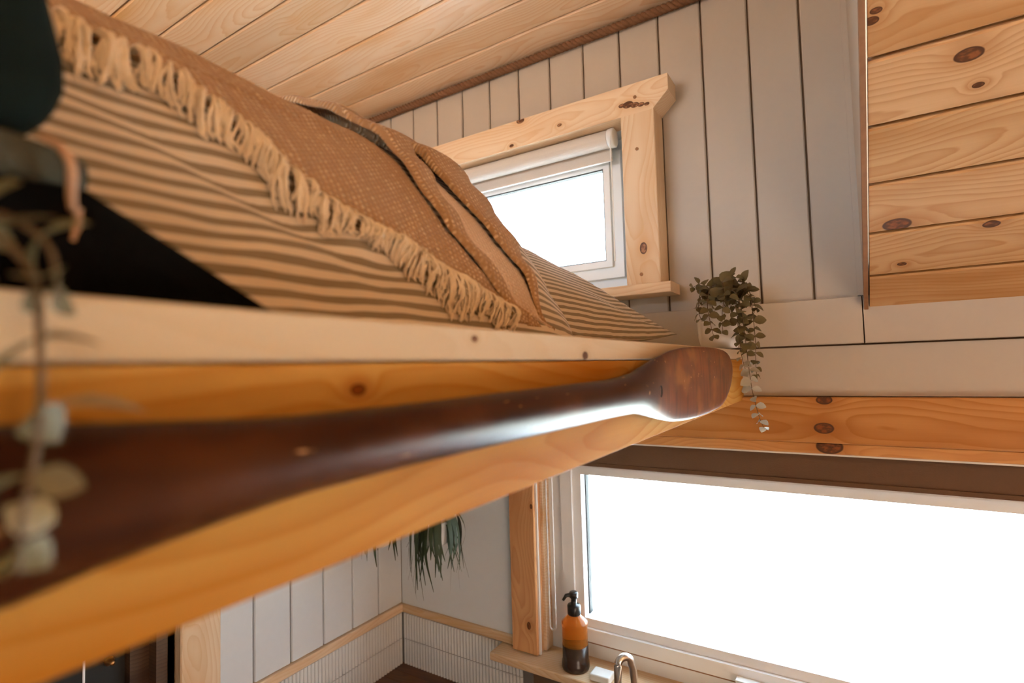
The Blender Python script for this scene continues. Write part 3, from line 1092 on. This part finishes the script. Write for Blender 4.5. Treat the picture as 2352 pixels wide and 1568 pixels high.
def sprig(root, path, seed, Lmin, Lmax, pale_from=2.0, step=.0095, r=.0009, lname='leaf', LS=1.35):
    """a stem with opposite rounded leaves; each leaf is an object of its own"""
    rng = random.Random(seed)
    P = crom([tuple(p) for p in path], 10)
    MB().tube(P, [r * (1 - .6 * i / len(P)) for i in range(len(P))], 5).build('stem', 'stem', root, smooth=True)
    acc, k = 0, 0
    tot = sum((Vector(b) - Vector(a)).length for a, b in zip(P[:-1], P[1:]))
    run = 0
    for a, b in zip(P[:-1], P[1:]):
        a, b = Vector(a), Vector(b)
        l = (b - a).length
        acc += l
        run += l
        if acc < step:
            continue
        acc = 0
        k += 1
        t = (b - a).normalized()
        s1 = t.cross(Vector((.3, .9, .2))).normalized()
        s1.rotate(Matrix.Rotation(k * 1.57 + rng.uniform(-.5, .5), 3, t))
        f = run / tot
        for sg in (1, -1):
            L = rng.uniform(Lmin, Lmax) * LS * (1.05 - .45 * f)
            d = s1 * sg + t * rng.uniform(.0, .5) + Vector((0, 0, rng.uniform(-.2, .15)))
            nn = Vector((rng.uniform(-.5, .5), rng.uniform(-1, -.2), rng.uniform(.2, 1)))
            m2 = MB()
            leaf(m2, b, d, nn, L, L * rng.uniform(.72, .95))
            m2.build(lname, 'euc_pale' if f > pale_from else 'euc', root, smooth=True)


pt = empty('trailing_plant', (-.176, .93, .021), 'trailing eucalyptus in white pot at the far end of the oar', 'potted plant')
MB().lathe([(.018, .0), (.028, .002), (.0325, .02), (.0335, .045), (.032, .068), (.0305, .077), (.0285, .077), (.028, .066), (.001, .064)], (-.176, .93, .0212), 32, cap=False).build('pot', 'white', pt, smooth=True)
MB().lathe([(.001, .0645), (.0282, .0635)], (-.176, .93, .0212), 20, cap=False).build('soil', 'stem', pt)
B = (-.172, .925, .083)
sprig(pt, [B, (-.180, .915, .115), (-.195, .905, .130), (-.207, .90, .125)], 1, .013, .018)
sprig(pt, [B, (-.165, .91, .118), (-.160, .89, .128), (-.155, .875, .105), (-.158, .868, .075), (-.158, .865, .045)], 2, .013, .019)
sprig(pt, [B, (-.17, .905, .122), (-.178, .885, .118), (-.180, .872, .09), (-.176, .868, .06), (-.172, .868, .04)], 3, .013, .019)
sprig(pt, [B, (-.155, .92, .12), (-.135, .91, .128), (-.122, .90, .11), (-.118, .895, .07), (-.116, .893, .03), (-.117, .893, -.01), (-.116, .893, -.03)], 4, .012, .018)
sprig(pt, [B, (-.160, .90, .112), (-.142, .885, .110), (-.132, .875, .085), (-.128, .872, .045), (-.125, .872, 0), (-.121, .872, -.045), (-.113, .872, -.085), (-.108, .872, -.099)], 5, .012, .018, pale_from=.62)
sprig(pt, [B, (-.150, .91, .11), (-.133, .90, .115), (-.118, .90, .095), (-.112, .90, .075)], 6, .012, .018)
sprig(pt, [B, (-.163, .92, .125), (-.150, .905, .138), (-.140, .895, .133)], 7, .012, .017)
sprig(pt, [B, (-.185, .91, .112), (-.196, .895, .105), (-.197, .885, .085), (-.192, .88, .066)], 8, .012, .017)
sprig(pt, [B, (-.150, .895, .105), (-.140, .88, .085), (-.137, .876, .05), (-.134, .874, .01), (-.128, .874, -.02)], 9, .011, .017, pale_from=.8)

gl = empty('eucalyptus_garland', (-.15, .03, .021), 'blurred eucalyptus sprig hanging over the beam beside the camera', 'plant')
sprig(gl, [(-.165, -.06, .024), (-.158, -.01, .030), (-.146, .025, .033), (-.137, .0370, .024), (-.130, .0375, .008), (-.125, .0360, -.010), (-.1215, .0333, -.022), (-.119, .032, -.032)], 21, .012, .015, step=.012, r=.0012, LS=1.0)
sprig(gl, [(-.165, -.05, .024), (-.155, .0, .033), (-.143, .030, .034), (-.135, .0395, .028), (-.131, .0405, .016)], 22, .011, .014, step=.011, r=.0012, LS=1.0)
m2 = MB()
leaf(m2, Vector((-.126, .0385, -.0045)), Vector((.000, .016, .0005)), Vector((.3, -1, .6)), .017, .006)
m2.build('leaf', 'euc_gold', gl, smooth=True)
m2 = MB()
leaf(m2, Vector((-.126, .032, -.022)), Vector((.0, .006, -.004)), Vector((.6, -1, .6)), .009, .007)
m2.build('leaf', 'euc_gold', gl, smooth=True)


def strap_plant(u, label, seed, n, drops, rads=(.03, .062), sw=.02):
    rng = random.Random(seed)
    root = empty('hanging_plant', u, label, 'hanging plant', 'strap leaved plants under the loft')
    MB().lathe([(.020, .0), (.028, .005), (.034, .05), (.032, .05), (.026, .008), (.001, .006)], (u[0], u[1], u[2] - .05), 24, cap=False).build('pot', 'white', root, smooth=True)
    MB().tube([(u[0] - .03, u[1], u[2]), (u[0], u[1], -.067), (u[0] + .03, u[1], u[2])], .0012, 5).build('hanger', 'rope', root)
    for k in range(n):
        a = rng.uniform(0, 6.28)
        rad = rng.uniform(*rads)
        dr = rng.uniform(*drops)
        b = Vector((u[0], u[1], u[2] - .002))
        dx, dy = math.cos(a), math.sin(a)
        sway = rng.uniform(-sw, sw)
        pts = [b, b + Vector((dx * rad * .5, dy * rad * .5, .028)), b + Vector((dx * rad * .9, dy * rad * .9, .0)), b + Vector((dx * rad, dy * rad, -dr * .5)), b + Vector((dx * rad + sway, dy * rad, -dr))]
        P = crom([tuple(p) for p in pts], 5)
        rows = []
        for i, p in enumerate(P):
            t = i / (len(P) - 1)
            w = .0042 * math.sin(math.pi * min(1, .12 + t * .88)) + .0006
            sd = Vector((-dy, dx, .3 * math.sin(t * 4))).normalized()
            p = Vector(p)
            rows.append([p - sd * w, p + Vector((0, 0, .001)), p + sd * w])
        MB().grid(rows).build('leaf', 'fern', root, smooth=True)


strap_plant((-.748, .87, -.315), 'dense dark strap-leaved plant hanging under the loft near the corner', 31, 60, (.05, .155))
strap_plant((-.898, .85, -.335), 'sparser dark strap-leaved plant under the loft beside the white boards', 32, 26, (.02, .085), (.025, .05), .008)

# ------------------------------------------------------------------ sill things
def amber():
    N = NT('amber_glass')
    b = N.n('BsdfPrincipled', {'Base Color': (.85, .30, .045), 'Roughness': .05, 'IOR': 1.3, 'Transmission Weight': .75})
    N.t.links.new(b.outputs[0], N.out.inputs[0])
    return N.m


M['amber'] = amber()
M['liquid'] = plain('dark_soap', (.030, .014, .008), .25, .2, 30)
M['pump'] = plain('black_pump_plastic', (.012, .011, .010), .3)
bt = empty('soap_bottle', (-.487, .983, -.602), 'amber pump bottle half filled with dark soap on the window sill', 'bottle')
c0 = (-.487, .983, -.602)
MB().lathe([(.0265, .0), (.0275, .004), (.0272, .012), (.0255, .018), (.0255, .082), (.0262, .087), (.0262, .090), (.0120, .104), (.0115, .108)], c0, 32).build('glass_body', 'amber', bt, smooth=True)
MB().lathe([(.0268, .001), (.0280, .005), (.0277, .013), (.0260, .019), (.0260, .047)], c0, 32).build('dark_label', 'liquid', bt, smooth=True)
pump_o = MB().lathe([(.0125, .104), (.0135, .106), (.0135, .121), (.0125, .123), (.006, .1235), (.0055, .136), (.0085, .137), (.0090, .146), (.0075, .148)], c0, 24).build('pump', 'pump', bt, smooth=True)
MB().tube([(c0[0], c0[1], c0[2] + .143), (c0[0] - .012, c0[1] - .010, c0[2] + .142), (c0[0] - .017, c0[1] - .014, c0[2] + .133)], [.0045, .0038, .0028], 8).build('nozzle', 'pump', pump_o, smooth=True)

M['chrome'] = plain('brushed_steel', (.78, .76, .72), .25, .05, 40, .05, Metallic=1.0)
tp = empty('kitchen_tap', (-.39, .90, -.726), 'brushed steel arched tap standing under the kitchen window', 'tap')
arc = [(-.336, .905, -.726), (-.336, .905, -.56), (-.338, .903, -.525)]
for i in range(11):
    a = math.pi * i / 10
    arc.append((-.340 - .016 * (1 - math.cos(a)) / 2, .90 - .020 * (1 - math.cos(a)) / 2, -.515 + .012 * math.sin(a)))
arc += [(-.357, .88, -.54), (-.357, .88, -.56)]
MB().tube(arc, .0065, 14).build('neck', 'chrome', tp, smooth=True)
MB().lathe([(.018, .0), (.018, .004), (.014, .008), (.013, .03), (.009, .034)], (-.336, .905, -.726), 20).build('base', 'chrome', tp, smooth=True)
sp = MB().box((-.445, .955, -.6018), (-.405, .985, -.588)).build('white_block', 'white')  # plain white block beside the bottle
bv = sp.modifiers.new('round', 'BEVEL')
bv.width = .004
bv.segments = 3
tag(sp, 'small white block on the sill beside the amber bottle', 'block')

# ------------------------------------------------------------------ unseen pendant lamps added behind the viewer for warm fill
M['shade'] = plain('brass_lamp_shade', (.55, .33, .14), .4, .1, 40, .05, Metallic=1.0)


def bulb(name):
    N = NT(name)
    e = N.n('Emission', {'Color': (1, .70, .40), 'Strength': 30.0})
    N.t.links.new(e.outputs[0], N.out.inputs[0])
    return N.m


M['bulb'] = bulb('warm_fill_bulb')
for u, lab in (((.95, -.10, .30), 'brass pendant lamp added unseen behind the viewer for warm fill, nearest the loft'), ((1.55, -.10, .30), 'brass pendant lamp added unseen farther along the room for warm fill')):
    pl = empty('added_lamp', (u[0], u[1], u[2] - .05), lab, 'lamp', 'added fill lamps behind the viewer')
    MB().lathe([(.004, .05), (.012, .045), (.028, .03)], u, 20, cap=False).build('lamp_shade', 'shade', pl, smooth=True, thick=.001)
    MB().tube([(u[0], u[1], u[2] + .048), (u[0], u[1], .535)], .002, 6).build('cord', 'black', pl)
    MB().lathe([(.001, -.03), (.014, -.026), (.022, -.012), (.024, .004), (.020, .018), (.010, .03)], u, 20).build('bulb', 'bulb', pl, smooth=True)
    ld = bpy.data.lights.new('fill_light', 'POINT')
    ld.energy = FILL_LAMP
    ld.color = (1, .66, .36)
    ld.shadow_soft_size = .05
    lo = bpy.data.objects.new('fill_light', ld)
    link(lo, pl, W3((u[0], u[1], u[2] - .075)))

# ------------------------------------------------------------------ outside
def ground():
    N = NT('meadow_grass')
    tc = N.n('TexCoord').outputs['Object']
    a = N.noise(tc, .5, 3)
    b = N.noise(tc, 9, 4)
    c = N.mix(N.smooth(a, .35, .7), (.33, .36, .32), (.42, .44, .41))
    c = N.mix(N.math('MULTIPLY', b, .4), c, (.46, .46, .38))
    N.bsdf(c, .95, bump=b, bstr=.4, bdist=.05)
    return N.m


M['grass'] = ground()
M['gravel'] = plain('pale_gravel', (.55, .58, .61), .95, .15, 30, .5)
ZG = ZF - .30
gr = struct('ground', MB().box((-60, 1.2, ZG - .1), (60, 90, ZG)), 'grass', 'bright grassy ground outside the kitchen window', 'ground')
tag(MB().prism([(-20, 1.2), (20, 1.2), (20, 3.0), (2, 3.55), (.25, 3.8), (-.7, 4.0), (-1.88, 4.3), (-6, 5.4), (-20, 8)], 2, ZG, ZG + .008).build('gravel_path', 'gravel', origin=(0, 1.2, ZG)), 'pale gravel path below the kitchen window', 'path', kind='structure')
M['rear_brown'] = plain('rear_bounce_ground', (.20, .13, .085), .8, .15, 8, .3)  # unseen rear ground, browned and darkened to shape its bounce light
gb = struct('ground_rear', MB().box((-60, -90, ZG - .1), (60, -1.0, ZG)), 'rear_brown', 'unseen ground behind the house, made brown and dark to shape bounce light', 'ground')


def shrub(u, rx, rz, label, seed, n=900):
    rng = random.Random(seed)
    root = empty('shrub', u, label, 'shrub')
    m3 = MB()
    for k in range(n):
        a, b = rng.uniform(0, 6.28), math.acos(rng.uniform(-.1, 1))
        q = rng.uniform(.7, 1)
        p = Vector((u[0] + rx * q * math.sin(b) * math.cos(a), u[1] + rx * .7 * q * math.sin(b) * math.sin(a), u[2] + .05 + rz * q * math.cos(b)))
        d = Vector((rng.uniform(-1, 1), rng.uniform(-1, 1), rng.uniform(-.3, 1)))
        leaf(m3, p, d, Vector((rng.uniform(-1, 1), rng.uniform(-1, 1), 1)), rx * .09, rx * .06)
    o = m3.build('foliage', 'shrubleaf', root)
    o['kind'] = 'stuff'
    MB().tube([(u[0], u[1], u[2]), (u[0] + .02, u[1], u[2] + rz * .6)], [rx * .08, rx * .04], 6).build('stem', 'stem', root)


M['shrubleaf'] = leafmat('shrub_leaf', (.02, .03, .012), (.05, .06, .03))
shrub((-3.3, 8.6, ZG), .75, .22, 'leafy shrub seen at the top left of the kitchen window', 51, 1800)
shrub((1.5, 8.4, ZG), 1.0, .25, 'low shrub seen at the top right of the kitchen window', 52, 1800)
